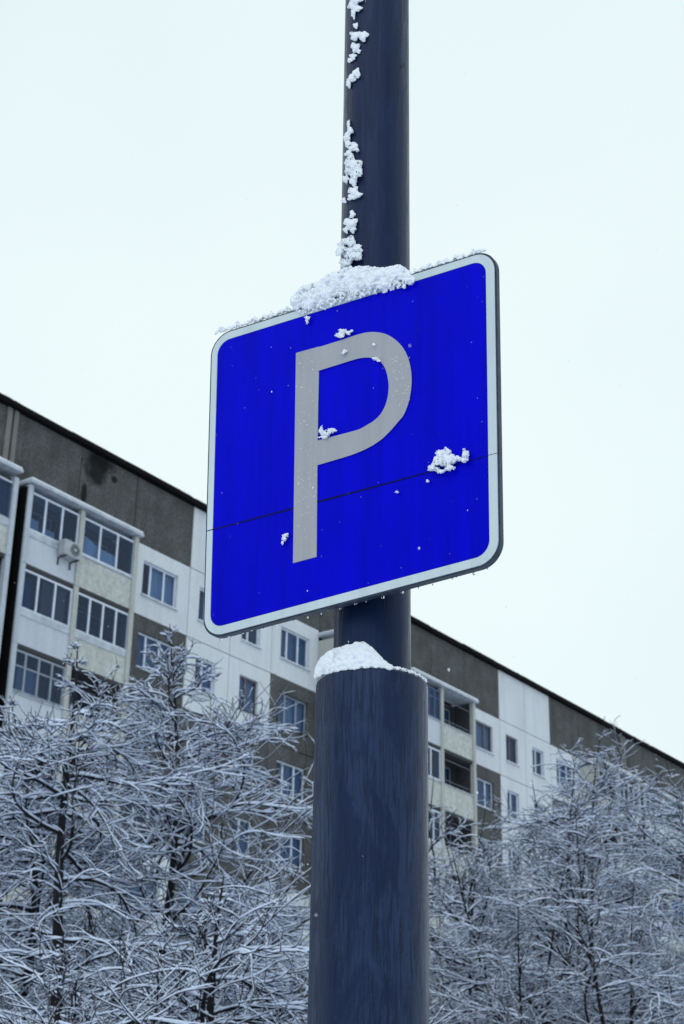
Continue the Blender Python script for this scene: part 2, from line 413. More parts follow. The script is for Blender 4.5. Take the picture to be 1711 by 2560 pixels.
    # light posts beside the expansion joint
    obj('joint_cover', cached('jc', lambda: boxes_me('joint_cover', [(0, .22, -.05, .28, 0, 2.58), (.33, .52, -.05, .28, 0, 2.58)], mat_wall('grey_render', (.19, .19, .185), .15))), BLD, (S + 13.60, 0, 25.16))
# core, floors inside, roof
UA, UB = PERIOD * -1 - 10.1, PERIOD * 2 + 13.6
obj('core', boxes_me('core', [(UA, UB, .62, 12.5, 0, 27.6)], M_CORE), BLD)
obj('end_wall', boxes_me('end_wall', [(UA - .3, UA, .0, 12.8, 0, 27.72)], W_GREY), BLD)
obj('end_wall', boxes_me('end_wall', [(UB, UB + .3, .0, 12.8, 0, 27.72)], W_GREY), BLD)
obj('rear_wall', boxes_me('rear_wall', [(UA, UB, 12.5, 12.8, 0, 27.72)], W_GREY), BLD)
obj('floor_bands', boxes_me('floor_bands', [(UA, UB, .285, .615, ZB[i] - .12, ZB[i] + .12) for i in range(1, 9)] + [(UA, UB, .285, .615, 25.1, 25.3)], M_CORE), BLD)
n = 0; u = UA - .35
while u < UB:
    w = min(3.0, UB + .35 - u); dz = random.uniform(-.02, .02)
    obj('roof_coping', boxes_me('roof_coping', [(0, w - .01, -.24, .40, 27.752 + dz, 27.95 + dz)], M_COPING), BLD, (u, 0, 0))
    u += w
obj('roof', boxes_me('roof', [(UA - .3, UB + .3, .40, 12.8, 27.73, 27.80)], M_COPING), BLD)
sn = []
for i in range(60):
    a = random.uniform(UA, UB); sn.append((a, a + random.uniform(.2, 1.2), -.20, .0, 27.975, 27.975 + random.uniform(.01, .04)))
tag(obj('coping_snow', boxes_me('coping_snow', sn, M_SNOWG), BLD), kind='stuff')

# air conditioner on the top-floor rail
def aircon():
    r = empty('air_conditioner', blocal(-8.05, YB - .10, 22.58), math.atan2(HW[1], HW[0]))
    tag(r, 'small outdoor air conditioner unit hanging on the top floor balcony rail', 'air conditioner')
    mw = mat_plain('grey_plastic_casing', (.34, .36, .40), .5); dk = mat_plain('dark_fan', (.02, .02, .03), .5)
    obj('casing', boxes_me('casing', [(0, .80, -.30, 0, 0, .56)], mw, .02), r)
    bm = bmesh.new()
    bmesh.ops.create_cone(bm, cap_ends=True, segments=32, radius1=.21, radius2=.21, depth=.012, matrix=Matrix.Translation((.5, -.306, .28)) @ Matrix.Rotation(math.pi/2, 4, 'X'))
    me = bpy.data.meshes.new('fan_opening'); bm.to_mesh(me); bm.free(); me.materials.append(dk); obj('fan_opening', me, r)
    bm = bmesh.new()
    bmesh.ops.create_cone(bm, cap_ends=True, segments=24, radius1=.075, radius2=.06, depth=.03, matrix=Matrix.Translation((.5, -.325, .28)) @ Matrix.Rotation(math.pi/2, 4, 'X'))
    for rad in (.13, .17, .215):
        for i in range(32):
            a0, a1 = i * math.tau / 32, (i + 1) * math.tau / 32
            vs_ = [bm.verts.new((.5 + q * math.cos(a), -.322, .28 + q * math.sin(a))) for a, q in ((a0, rad), (a1, rad), (a1, rad + .012), (a0, rad + .012))]
            bm.faces.new(vs_)
    me = bpy.data.meshes.new('fan_grille'); bm.to_mesh(me); bm.free(); me.materials.append(mw); obj('fan_grille', me, r)
    br = [(x, x + .05, -.34, .12, -.06, -.02) for x in (.08, .66)] + [(x, x + .05, .06, .10, -.30, -.06) for x in (.08, .66)]
    obj('bracket', boxes_me('bracket', br, dk), r)
aircon()
t = empty('blue_cloth', blocal(40.6, YB - .06, 18.9), math.atan2(HW[1], HW[0]))
def cloth():
    vv, ff = [], []; nx, nz_ = 20, 8
    for j in range(nz_ + 1):
        for i in range(nx + 1):
            x = i / nx * 1.5; zz = -j / nz_ * (.55 + .15 * math.sin(i * .7)); vv.append((x, -.04 - .03 * math.sin(i * 1.1) * j / nz_, zz + .05 * math.sin(i * .35)))
    for j in range(nz_):
        for i in range(nx):
            a = j * (nx + 1) + i; ff.append((a, a + 1, a + nx + 2, a + nx + 1))
    return mesh_data('blue_cloth', vv, ff, mat_plain('blue_cloth', (.01, .09, .30), .8), True)
obj('cloth', cloth(), t); tag(t, 'bright blue cloth hung over a balcony rail behind the twigs on the right', 'cloth')

# ------------------------------------------------------------------ trees
def grow(st, d, L, P, wig, grav, r, upturn=0.0):
    N = len(st); out = np.zeros((N, P, 3)); out[:, 0] = st; d = d / np.linalg.norm(d, axis=1, keepdims=True)
    nzv = r.normal(size=(N, 3)) * wig
    for i in range(1, P):
        nzv = nzv * .72 + r.normal(size=(N, 3)) * wig * .62
        g = grav + upturn * (i / P)
        d = d + nzv + np.array([0, 0, 1.0]) * g * (L[:, None] / (P - 1)); d /= np.linalg.norm(d, axis=1, keepdims=True)
        out[:, i] = out[:, i-1] + d * (L[:, None] / (P - 1))
    return out
def spawn(par, L, K, r, tmin=.12, ang=(30, 65), elev=(-.12, .25), lf=.45, planar=True):
    N, P, _ = par.shape
    t = tmin + (1 - tmin) * (np.arange(K)[None, :] + r.random((N, K)) * .9) / K; t = np.clip(t, 0, .995)
    x = t * (P - 1); i = x.astype(int); fr = (x - i)[..., None]; idx = np.arange(N)[:, None]
    a = par[idx, i]; b = par[idx, np.minimum(i + 1, P - 1)]
    p = a + (b - a) * fr; tg = b - a; tg /= (np.linalg.norm(tg, axis=2, keepdims=True) + 1e-9)
    side = np.cross(tg, np.array([0, 0, 1.0])); ln = np.linalg.norm(side, axis=2, keepdims=True)
    alt = np.array([1.0, 0, 0]); side = np.where(ln < .2, alt, side / (ln + 1e-9))
    if not planar:
        w2 = np.cross(tg, side); ph = r.random((N, K, 1)) * math.tau; side = side * np.cos(ph) + w2 * np.sin(ph); sg = 1.0
    else: sg = np.where((np.arange(K)[None, :, None] + r.integers(0, 2, (N, 1, 1))) % 2 == 0, 1.0, -1.0)
    an = np.radians(r.uniform(ang[0], ang[1], (N, K, 1)))
    d = tg * np.cos(an) + side * sg * np.sin(an) + np.array([0, 0, 1.0]) * r.uniform(elev[0], elev[1], (N, K, 1))
    l = L[:, None] * lf * (1.15 - .75 * t) * r.uniform(.55, 1.25, (N, K))
    return p.reshape(-1, 3), d.reshape(-1, 3), l.reshape(-1)
def tubes(pl, rad, sides):
    """pl (N,P,3), rad (N,P) or with an elliptical ring -> verts, quads"""
    N, P, _ = pl.shape
    tg = np.empty_like(pl); tg[:, 1:-1] = pl[:, 2:] - pl[:, :-2]; tg[:, 0] = pl[:, 1] - pl[:, 0]; tg[:, -1] = pl[:, -1] - pl[:, -2]
    tg /= np.linalg.norm(tg, axis=2, keepdims=True) + 1e-9
    ref = np.where(np.abs(tg[..., 2:3]) > .9, np.array([1.0, 0, 0]), np.array([0, 0, 1.0]))
    s = np.cross(tg, ref); s /= np.linalg.norm(s, axis=2, keepdims=True) + 1e-9; u = np.cross(s, tg)
    a = np.arange(sides) * math.tau / sides + .4
    ring = pl[:, :, None, :] + rad[:, :, None, None] * (s[:, :, None, :] * np.cos(a)[None, None, :, None] + u[:, :, None, :] * np.sin(a)[None, None, :, None])
    V = ring.reshape(-1, 3)
    base = (np.arange(N) * P * sides)[:, None, None] + (np.arange(P - 1) * sides)[None, :, None]
    j = np.arange(sides)[None, None, :]; j2 = (j + 1) % sides
    Q = np.stack([base + j, base + j2, base + sides + j2, base + sides + j], axis=-1).reshape(-1, 4)
    return V, Q
class Acc:
    def __init__(s): s.V = []; s.Q = []; s.n = 0
    def add(s, V, Q): s.V.append(V); s.Q.append(Q + s.n); s.n += len(V)
    def mesh(s, name, mat): return np_mesh(name, np.concatenate(s.V), np.concatenate(s.Q), mat)
def add_branch(ab, asn, pl, r0, r1, sr, r, sb=3, ss=4):
    N, P, _ = pl.shape; t = np.linspace(0, 1, P)[None, :]
    rad = r0 + (r1 - r0) * t if np.isscalar(r0) else r0[:, None] + (r1 - r0[:, None]) * t
    rad = np.broadcast_to(rad, (N, P)); ab.add(*tubes(pl, rad, sb))
    tg = np.gradient(pl, axis=1); tg /= np.linalg.norm(tg, axis=2, keepdims=True) + 1e-9
    flat = 1 - .8 * np.abs(tg[..., 2]) ** 1.5
    s = sr * flat * r.uniform(.78, 1.2, (N, P)) * (1 - .3 * t); s = np.maximum(s, .002)
    s[:, -1] *= .35
    c = pl.copy(); c[..., 2] += rad * .75 + s * .5
    asn.add(*tubes(c, s, ss))
def larch(seed, H, zlow=.8, nprim=85, spread=.8, cap=2.5, sr=.018, trunk_r=.10, K2=13, K3=6, stems=1, lean=.0, asc=.25, snow_cut=None):
    r = np.random.default_rng(seed); ab, asn, at_ = Acc(), Acc(), Acc()
    for s in range(stems):
        P = 24; az = s * 2.4 + r.random() * .8
        hh = H * (1 if s == 0 else r.uniform(.72, .95)); tl = lean if stems > 1 else .0
        d = np.array([[math.cos(az) * tl, math.sin(az) * tl, 1.0]])
        tr = grow(np.array([[0.0, 0, -.1]]), d, np.array([hh * 1.02]), P, .025, .02, r)
        tr[:, :, 2] *= hh / tr[0, -1, 2]
        if s == 0: tr[0, :, :2] -= np.linspace(0, 1, P)[:, None] * tr[0, -1, :2]
        tt = np.linspace(0, 1, P)[None, :]; q = 1.0 if stems == 1 else .55
        at_.add(*tubes(tr, trunk_r * q * (1 - tt) ** .9 + .005, 8))
        n = int(nprim / stems); zz = np.sort(zlow + (hh - zlow) * (r.random(n) ** .85)) * .985
        x = np.interp(zz, tr[0, :, 2], tr[0, :, 0]); y = np.interp(zz, tr[0, :, 2], tr[0, :, 1])
        a = np.arange(n) * 2.39996 + r.random(n) * .6
        dd = hh - zz
        L = np.minimum(.08 + .30 * dd + spread * 1.25 * np.maximum(dd - .45, 0), cap) * r.uniform(.6, 1.2, n)
        el = np.clip(asc + .9 * np.exp(-dd / .5) + r.normal(0, .16, n), -.3, 1.3)
        d = np.stack([np.cos(a), np.sin(a), np.tan(el)], 1)
        p1 = grow(np.stack([x, y, zz], 1), d, L, 20, .10, -.30, r, .26)
        add_branch(ab, asn, p1, .008 + .018 * L / cap, .0045, sr * 1.3, r, 4, 5)
        s2, d2, l2 = spawn(p1, L, K2, r, .08, (16, 46), (-.20, .24), .78)
        k = l2 > .05; s2, d2, l2 = s2[k], d2[k], l2[k]
        p2 = grow(s2, d2, l2, 12, .12, -.42, r, .50)
        add_branch(ab, asn, p2, .0070, .0038, sr * .98, r, 3, 4)
        s3, d3, l3 = spawn(p2, l2, K3, r, .12, (18, 55), (-.3, .32), .62)
        k = l3 > .05; s3, d3, l3 = s3[k], d3[k], l3[k]
        p3 = grow(s3, d3, l3, 6, .16, -.35, r, .40)
        add_branch(ab, asn, p3, .0052, .0028, sr * .70, r, 3, 3)
    return at_.mesh('trunk', M_BARK), ab.mesh('branches', M_BARK), asn.mesh('branch_snow', M_SNOWT)
TREES = {}
def tree(key, D, px, py_top, label, scale=None, rot=0.0, Href=None, **kw):
    g = ray(px, py_top); q = D / math.hypot(g[0], g[1]); top = CAM + g * q; H = top[2]
    if key not in TREES: TREES[key] = (larch(H=H, **kw), H)
    (tm, bm_, sm), H0 = TREES[key]
    r = empty('snowy_tree', (top[0], top[1], 0), rot); s = H / H0; r.scale = (s, s, s)
    tag(r, label, 'tree', 'snow laden trees in front of the apartment block')
    obj('trunk', tm, r); tag(obj('branches', bm_, r), kind='stuff'); tag(obj('branch_snow', sm, r), kind='stuff')
    return r
tree('a', 18, 425, 1560, 'large wide snowy tree with the dark trunk between the left edge and the pole', seed=11, nprim=90, spread=.50, cap=2.1, sr=.015, K2=10, K3=4)
tree('b', 16.5, 195, 1600, 'snowy tree with upright top twigs in front of the left balconies', seed=22, nprim=58, spread=.46, cap=1.8, sr=.0145, K2=11, K3=4)
tree('c', 13, 560, 2190, 'low snowy tree with long thick arching branches at the bottom, left of the pole', seed=33, nprim=46, spread=.8, cap=2.0, sr=.0125, K2=11, K3=5)
tree('b', 17, 25, 1740, 'snow covered tree cut by the left edge of the picture', rot=2.1)
tree('c', 12, 160, 2330, 'lowest snowy tree in the bottom left corner with thick white boughs', rot=1.2)
tree('a', 25, 690, 2140, 'small snowy tree half hidden directly left of the pole', rot=3.0)
tree('a', 24, 60, 1900, 'snowy tree standing behind the others at the far left', rot=4.2)
tree('d', 27, 1513, 1790, 'tall thin snowy tree whose bare tip rises above the roof line on the right', seed=44, nprim=80, spread=.5, cap=2.4, sr=.0135, asc=.45, stems=2, lean=.10, K2=10, K3=4)
tree('e', 25, 1215, 2020, 'snowy many stemmed tree just right of the pole', seed=55, nprim=76, spread=.46, cap=2.0, sr=.0125, asc=.6, stems=4, lean=.22, K2=10, K3=4)
tree('e', 24, 1440, 2020, 'snowy many stemmed tree with dark forked trunks at the bottom right', rot=1.3)
tree('d', 26, 1660, 1890, 'snowy tree cut by the right edge of the picture', rot=2.0)
tree('e', 30, 1330, 1950, 'pale snowy tree behind the forked one, under the white wall panels', rot=3.6)
tree('e', 29, 1085, 1940, 'snowy tree partly hidden by the right side of the pole', rot=5.1)
tree('e', 33, 1600, 2050, 'pale snowy tree farthest back on the right', rot=0.4)

# ------------------------------------------------------------------ lamp post
PD = 3.0
_c = ray(932.5, 1500); PX, PY = _c[0] * PD / math.hypot(_c[0], _c[1]), _c[1] * PD / math.hypot(_c[0], _c[1])
_t = ray(938.5, 300); PXT = _t[0] * PD / math.hypot(_t[0], _t[1])
RU, RL = .0765, .1095
LEAN = .0030
def hit_cyl(px, py, rad):
    dx = 0.0; P = None
    for _ in range(3):
        P = _hit(px, py, rad, dx)
        if P is None: return None
        dx = -LEAN * max(0.0, P[2] - 2.6)
    return P
def _hit(px, py, rad, dx):
    PX = globals()['PX'] + dx
    d = ray(px, py); a = d[0]**2 + d[1]**2; b = -2 * (d[0] * PX + d[1] * PY); c = PX**2 + PY**2 - rad**2
    q = b * b - 4 * a * c
    if q < 0: return None
    t = (-b - math.sqrt(q)) / (2 * a); return CAM + d * t
def mat_pole(name, base, wet, streak_scale, amt, obj_):
    m = Mat(name)
    v = m.pos((1, 1, .05), obj_=obj_, rot=(.03, .05, 0)); big = m.pos((1, 1, .35), obj_=obj_)
    s1 = m.noise(v, streak_scale, 6, .72, .46, .58, .9)
    s2 = m.noise(big, 13, 5, .6, .47, .56, .8)
    s3 = m.noise(m.pos(obj_=obj_), 160, 3, .5, .66, .72)
    col = m.mix(m.math('MULTIPLY', s1, amt), base, tuple(x * .42 for x in base))
    col = m.mix(m.math('MULTIPLY', s2, .6), col, wet)
    col = m.mix(m.math('MULTIPLY', s3, .25), col, tuple(min(1, x * 2) for x in base))
    rg = m.math('ADD', m.math('MULTIPLY', s1, .18), .30)
    rg = m.math('SUBTRACT', rg, m.math('MULTIPLY', s2, .08))
    m.color(col).set(rg, .26); m.p.inputs['Specular Tint'].default_value = (.50, .62, 1, 1)
    return m.bump(m.math('ADD', s1, m.math('MULTIPLY', s3, .6)), .22, .0015).m
POLE = empty('lamp_post', (PX, PY, 0)); tag(POLE, 'dark blue painted steel post, wide lower tube and narrower upper tube, snow sticking to it', 'post')
M_PU = mat_pole('dark_blue_paint_upper', (.006, .015, .052), (.003, .008, .032), 40, .45, POLE)
M_PL = mat_pole('dark_blue_paint_lower', (.017, .030, .076), (.0025, .007, .032), 190, 1.0, POLE)
def lathe(name, prof, mat, seg=128):
    v, f = [], []
    for (rr, z) in prof:
        for i in range(seg):
            a = i * math.tau / seg; v.append((rr * math.cos(a), rr * math.sin(a), z))
    for j in range(len(prof) - 1):
        for i in range(seg):
            a = j * seg + i; b = j * seg + (i + 1) % seg; f.append((a, b, b + seg, a + seg))
    return np_mesh(name, np.array(v), np.array(f), mat)
_r = ray(928, 1668); ZT = (CAM + _r * (PD - RL) / math.hypot(_r[0], _r[1]))[2]     # top rim of lower tube
obj('lower_tube', lathe('lower_tube', [(RL, 0)] + [(RL, ZT * i / 20 - .006) for i in range(1, 21)] + [(RL - .0012, ZT - .002), (RL - .004, ZT), (RL - .010, ZT + .003)], M_PL), POLE)
obj('collar', lathe('collar', [(RL - .010, ZT + .003), (RU + .012, ZT + .010), (RU + .003, ZT + .018), (RU, ZT + .019)], M_PU), POLE)
up = obj('upper_tube', lathe('upper_tube', [(RU, ZT - .02)] + [(RU - .0001 * i, ZT + .4 * i) for i in range(1, 15)] + [(.0, ZT + 5.62)], M_PU), POLE)
for v_ in up.data.vertices: v_.co.x -= LEAN * max(0.0, v_.co.z - 2.6)
# small rust chip on the upper tube
def chip(px, py, sx, sy):
    P = hit_cyl(px, py, RU + .0008)
    if P is None: return
    ang = math.atan2(P[1] - PY, P[0] - PX); v = [(0, 0, 0)]; n = 14
    vv = []
    for i in range(n):
        a = i * math.tau / n; q = random.uniform(.6, 1.15); da = sx * math.cos(a) * q / RU; dz = sy * math.sin(a) * q
        vv.append(((RU + .0006) * math.cos(ang + da), (RU + .0006) * math.sin(ang + da), P[2] + dz))
    c = ((RU + .0009) * math.cos(ang), (RU + .0009) * math.sin(ang), P[2])
    obj('rust_chip', mesh_data('rust_chip', [c] + vv, [(0, 1 + i, 1 + (i + 1) % n) for i in range(n)], mat_plain('rust', (.05, .03, .015), .9, .2, .4, 300)), POLE)
chip(1007, 165, .0035, .006); chip(981, 1556, .0012, .0012)

# ------------------------------------------------------------------ parking sign
AZ = math.radians(-33.5)
SX = np.array([math.cos(AZ), math.sin(AZ), 0]); SN = np.array([math.sin(AZ), -math.cos(AZ), 0])   # SN points to the viewer
SC = np.array([PX, PY, 0]) + SN * (RU + .048)      # a point of the sign face plane
def sp(px, py, off=0.0):
    d = ray(px, py); t = ((SC + SN * off - CAM) @ SN) / (d @ SN); return CAM + d * t
CORN = [(528, 840), (1240, 618), (506.5, 1603), (1252, 1405)]
def homog():
    A, b = [], []
    for (X, Y), (x, y) in zip([(0, 1), (1, 1), (0, 0), (1, 0)], CORN):
        A.append([X, Y, 1, 0, 0, 0, -x*X, -x*Y]); b.append(x); A.append([0, 0, 0, X, Y, 1, -y*X, -y*Y]); b.append(y)
    return np.append(np.linalg.solve(np.array(A), np.array(b)), 1).reshape(3, 3)
HM = homog()
def uvpx(s, t):
    q = HM @ np.array([s, t, 1.0]); return q[0] / q[2], q[1] / q[2]
def sq(s, t, off=0.0): return sp(*uvpx(s, t)) + SN * off
def rrect(x0, x1, y0, y1, r, n=14):
    pts = []
    for (cx, cy, a0) in ((x1 - r, y1 - r, 0), (x0 + r, y1 - r, 90), (x0 + r, y0 + r, 180), (x1 - r, y0 + r, 270)):
        for i in range(n + 1):
            a = math.radians(a0 + 90 * i / n); pts.append((cx + r * math.cos(a), cy + r * math.sin(a)))
    return pts
SIGN = empty('parking_sign', tuple(SC * [1, 1, 0] + [0, 0, sq(.5, 0)[2]]))
tag(SIGN, 'square blue parking sign with a grey letter P, fixed to the dark post', 'sign')
SO = np.array(SIGN.location)
def prism(name, loop, z0, z1, mat, parent=SIGN, bev=0.0, px=False, hole=None):
    """plate with the outline `loop` (sign units or pixels) from offset z0 (back) to z1 (front)"""
    fn = (lambda q, o: sp(q[0], q[1]) + SN * o) if px else (lambda q, o: sq(q[0], q[1], o))
    bm = bmesh.new()
    def ringv(lp, o): return [bm.verts.new(tuple(fn(q, o) - SO)) for q in lp]
    f1 = ringv(loop, z1); b1 = ringv(loop, z0); n = len(loop)
    for i in range(n): bm.faces.new((f1[i], f1[(i+1) % n], b1[(i+1) % n], b1[i]))
    if hole:
        f2 = ringv(hole, z1); b2 = ringv(hole, z0); m = len(hole)
        for i in range(m):
            bm.faces.new((f2[(i+1) % m], f2[i], b2[i], b2[(i+1) % m]))
            bm.faces.new((f1[(i+1) % n], f1[i], f2[i], f2[(i+1) % m])); bm.faces.new((b1[i], b1[(i+1) % n], b2[(i+1) % m], b2[i]))
    else:
        bm.faces.new(f1[::-1]); bm.faces.new(b1)
    bmesh.ops.triangulate(bm, faces=[f for f in bm.faces if len(f.verts) > 4])
    bmesh.ops.recalc_face_normals(bm, faces=bm.faces[:])
    me = bpy.data.meshes.new(name); bm.to_mesh(me); bm.free(); me.materials.append(mat)
    return obj(name, me, parent)
def mat_face(name, c, dirt, rough, spec, droplets=True, am=.35, lines=True):
    m = Mat(name); v = m.pos((1, 1, .06)); w = m.pos()
    s1 = m.noise(v, 30, 6, .65, .42, .66, .3); s2 = m.noise(w, 7, 5, .65, .4, .65); s3 = m.noise(w, 600, 2, .5, .62, .75)
    vz = m.pos((.05, .05, 1), rot=(.0, math.radians(-0), 0)); s4 = m.noise(vz, 140, 2, .5, .3, .7)
    col = m.mix(m.math('MULTIPLY', s1, am), c, dirt)
    col = m.mix(m.math('MULTIPLY', s2, am * .4), col, dirt)
    col = m.mix(m.math('MULTIPLY', s4, .06), col, dirt)
    m.color(col).set(m.math('ADD', m.math('MULTIPLY', s1, -.1), rough), spec)
    return m.bump(m.math('ADD', m.math('MULTIPLY', s3, .5), s2), .06, .002).m
M_BLUE = mat_face('blue_reflective_film', (.0, .0012, .60), (.0, .001, .34), .42, .04, am=.5)
M_BORD = mat_face('pale_reflective_film', (.56, .64, .70), (.38, .46, .52), .5, .3)
M_GREYP = mat_face('grey_film', (.36, .365, .41), (.27, .28, .33), .55, .3, am=.5)
M_BACKP = mat_plain('dark_wet_sheet_metal', (.020, .032, .062), .4, .3, .35, 60)
M_SEAM = mat_plain('black_sealant', (.004, .006, .09), .7, .2)
outer = rrect(0, 1, 0, 1, .070); out2 = rrect(.006, .994, .006, .994, .066)
inner = rrect(.026, .966, .032, .970, .045)
prism('backing_plate', outer, -.0135, -.0015, M_BACKP)
prism('border', out2, -.0014, .0008, M_BORD, hole=inner)
def seam_t(s): return .383 - .016 * s + .0
def seam_from_px(s):
    # joint between upper and lower sheet, read off its height at both edges
    x, y = uvpx(s, .35)
    ys = np.interp(x, [506, 534, 735, 796, 1076, 1223, 1250], [1331, 1326, 1272, 1257, 1180, 1140, 1131])
    # invert along t
    lo, hi = .2, .6
    for _ in range(30):
        mid = (lo + hi) / 2
        if uvpx(s, mid)[1] > ys: lo = mid
        else: hi = mid
    return lo
ss = np.linspace(0, 1, 161); st_ = np.array([seam_from_px(s) for s in ss])
st_ = np.interp(ss, [0, .25, .5, .75, 1], [st_[0], st_[40], st_[80], st_[120], st_[160]])
def T(s): return float(np.interp(s, ss, st_))
gp = .0012
ia = [q for q in rrect(.0275, .9645, .0335, .9685, .0435)]
up_l = [q for q in ia if q[1] > T(q[0]) + gp]; lo_l = [q for q in ia if q[1] < T(q[0]) - gp]
xs = np.linspace(.0275, .9645, 40)
def order(lp, above):
    tl = [q for q in ia if (q[1] > .5) == above]
    if above: return tl + [(x, T(x) + gp) for x in xs]
    return tl + [(x, T(x) - gp) for x in xs[::-1]]
prism('blue_panel', order(ia, True), -.0012, .0004, M_BLUE)
prism('blue_panel', order(ia, False), -.0012, .0003, M_BLUE)
# jagged bead along the joint
zz, lo = [], []  # bead outline
for i, s in enumerate(np.linspace(.004, .996, 190)):
    w = .0003
    zz.append((s, T(s) + w + random.uniform(0, .0022) * (i % 2))); lo.append((s, T(s) - w - random.uniform(0, .0012) * ((i + 1) % 2)))
prism('joint_bead', zz + lo[::-1], .0002, .0010, M_SEAM)
A4 = lambda x, y: (480 + x / 1.9122, 580 + y / 1.9122)
A5 = lambda x, y: (480 + x / 1.9122, 1050 + y / 1.9122)
LET = bpy.data.objects.new('letter_p', None); link(LET, SIGN)
def sub(o): o.parent = LET; return o
prism('letter_stem', [A4(500, 580), A5(486, 685), A5(598, 655), A5(601, 300), A5(604, 0), A4(610, 640), A4(611, 549)], -.0005, .0018, M_GREYP, LET, px=True)
def catmull(pts, n=8):
    out = []; P = [pts[0]] + pts + [pts[-1]]
    for i in range(1, len(P) - 2):
        p0, p1, p2, p3 = map(np.array, (P[i-1], P[i], P[i+1], P[i+2]))
        for k in range(n):
            t = k / n; out.append(tuple(.5 * ((2*p1) + (-p0+p2)*t + (2*p0-5*p1+4*p2-p3)*t*t + (-p0+3*p1-3*p2+p3)*t**3)))
    out.append(tuple(pts[-1])); return out
ob = [A4(*q) for q in ((597, 553), (700, 521), (780, 494), (830, 481), (870, 478), (915, 484), (955, 502), (995, 535), (1026, 582), (1044, 638), (1051, 700), (1047, 762), (1034, 822), (1012, 876))] + \
     [A5(*q) for q in ((985, 10), (955, 45), (912, 88), (860, 124), (800, 153), (735, 176), (600, 216))]
ib = [A4(*q) for q in ((597, 666), (690, 637), (760, 615), (800, 604), (840, 600), (878, 607), (908, 627), (928, 662), (938, 705), (941, 745), (935, 795), (920, 840), (896, 878), (866, 905))] + \
     [A5(*q) for q in ((840, 22), (800, 44), (745, 60), (600, 98))]
def resample(pl, n):
    p = np.array(pl); q = np.concatenate([[0], np.cumsum(np.linalg.norm(np.diff(p, axis=0), axis=1))]); t = np.linspace(0, q[-1], n)
    return np.stack([np.interp(t, q, p[:, 0]), np.interp(t, q, p[:, 1])], 1)
def bowl():
    n = 90; A = resample(catmull(ob, 6), n); B = resample(catmull(ib, 6), n); V = []
    for arr, o in ((A, .0028), (B, .0028), (A, .0006), (B, .0006)): V += [sp(x, y, o) - SO for x, y in arr]
    Fq = []
    for i in range(n - 1):
        Fq += [(i, n + i, n + i + 1, i + 1), (2*n + i, i, i + 1, 2*n + i + 1), (n + i, 3*n + i, 3*n + i + 1, n + i + 1)]
    Fq += [(0, 2*n, 3*n, n), (n - 1, 2*n - 1, 4*n - 1, 3*n - 1)]
    obj('letter_bowl', mesh_data('letter_bowl', V, Fq, M_GREYP), LET)
bowl()
# mounting rails and clamps between the plate and the post
for t_ in (.25, .75):
    a, b, c, d = sq(.1, t_, -.0137), sq(.9, t_, -.0137), sq(.9, t_ + .05, -.0137), sq(.1, t_ + .05, -.0137)
    q = [p - SO for p in (a, b, c, d)]; e = [p - SN * .032 for p in q]
    obj('mounting_rail', mesh_data('mounting_rail', q + e, [(0, 1, 2, 3), (7, 6, 5, 4), (0, 4, 5, 1), (1, 5, 6, 2), (2, 6, 7, 3), (3, 7, 4, 0)], M_BACKP), SIGN)
    zc = float((sq(.5, t_)[2] + sq(.5, t_ + .05)[2]) / 2)
    cl = obj('clamp', lathe('clamp', [(RU, zc - .02), (RU + .004, zc - .02), (RU + .004, zc + .02), (RU, zc + .02)], M_BACKP, 64)); cl.parent = SIGN; cl.location = (PX - SO[0], PY - SO[1], -SO[2])

# water drops clinging to the sign and under its lower edge
def drops():
    bm = bmesh.new(); r = random.Random(5)
    def drop(P, rad, sq_=.45, ez=1.2):
        mt = Matrix.Translation(Vector(P - SO)) @ Matrix(((SX[0], SN[0], 0, 0), (SX[1], SN[1], 0, 0), (0, 0, 1, 0), (0, 0, 0, 1))) @ Matrix.Diagonal((rad, rad * sq_, rad * ez, 1))
        bmesh.ops.create_icosphere(bm, subdivisions=2, radius=1, matrix=mt)
    for _ in range(50):
        s, t2 = r.uniform(.03, .97), r.uniform(.03, .95); drop(sq(s, t2, .0016), r.uniform(.0005, .0011))
    for _ in range(110):
        drop(sp(r.uniform(740, 792), r.uniform(890, 1400), .0020), r.uniform(.0008, .0018))
    for _ in range(60):
        drop(sp(r.uniform(980, 1025), r.uniform(890, 1020), .0030), r.uniform(.0008, .0018))
    s = .05
    while s < .97:
        drop(sq(s, -.002, -r.uniform(.006, .018)) , r.uniform(.0014, .0034), 1.0, 1.0); s += r.uniform(.015, .07)
    me = bpy.data.meshes.new('water_drops'); bm.to_mesh(me); bm.free(); me.shade_smooth()
    m = Mat('water'); m.color((.9, .95, 1)).set(.03, .5); m.p.inputs['Transmission Weight'].default_value = 1; m.p.inputs['IOR'].default_value = 1.33
    me.materials.append(m.m); tag(obj('water_drops', me, SIGN), kind='stuff')
drops()

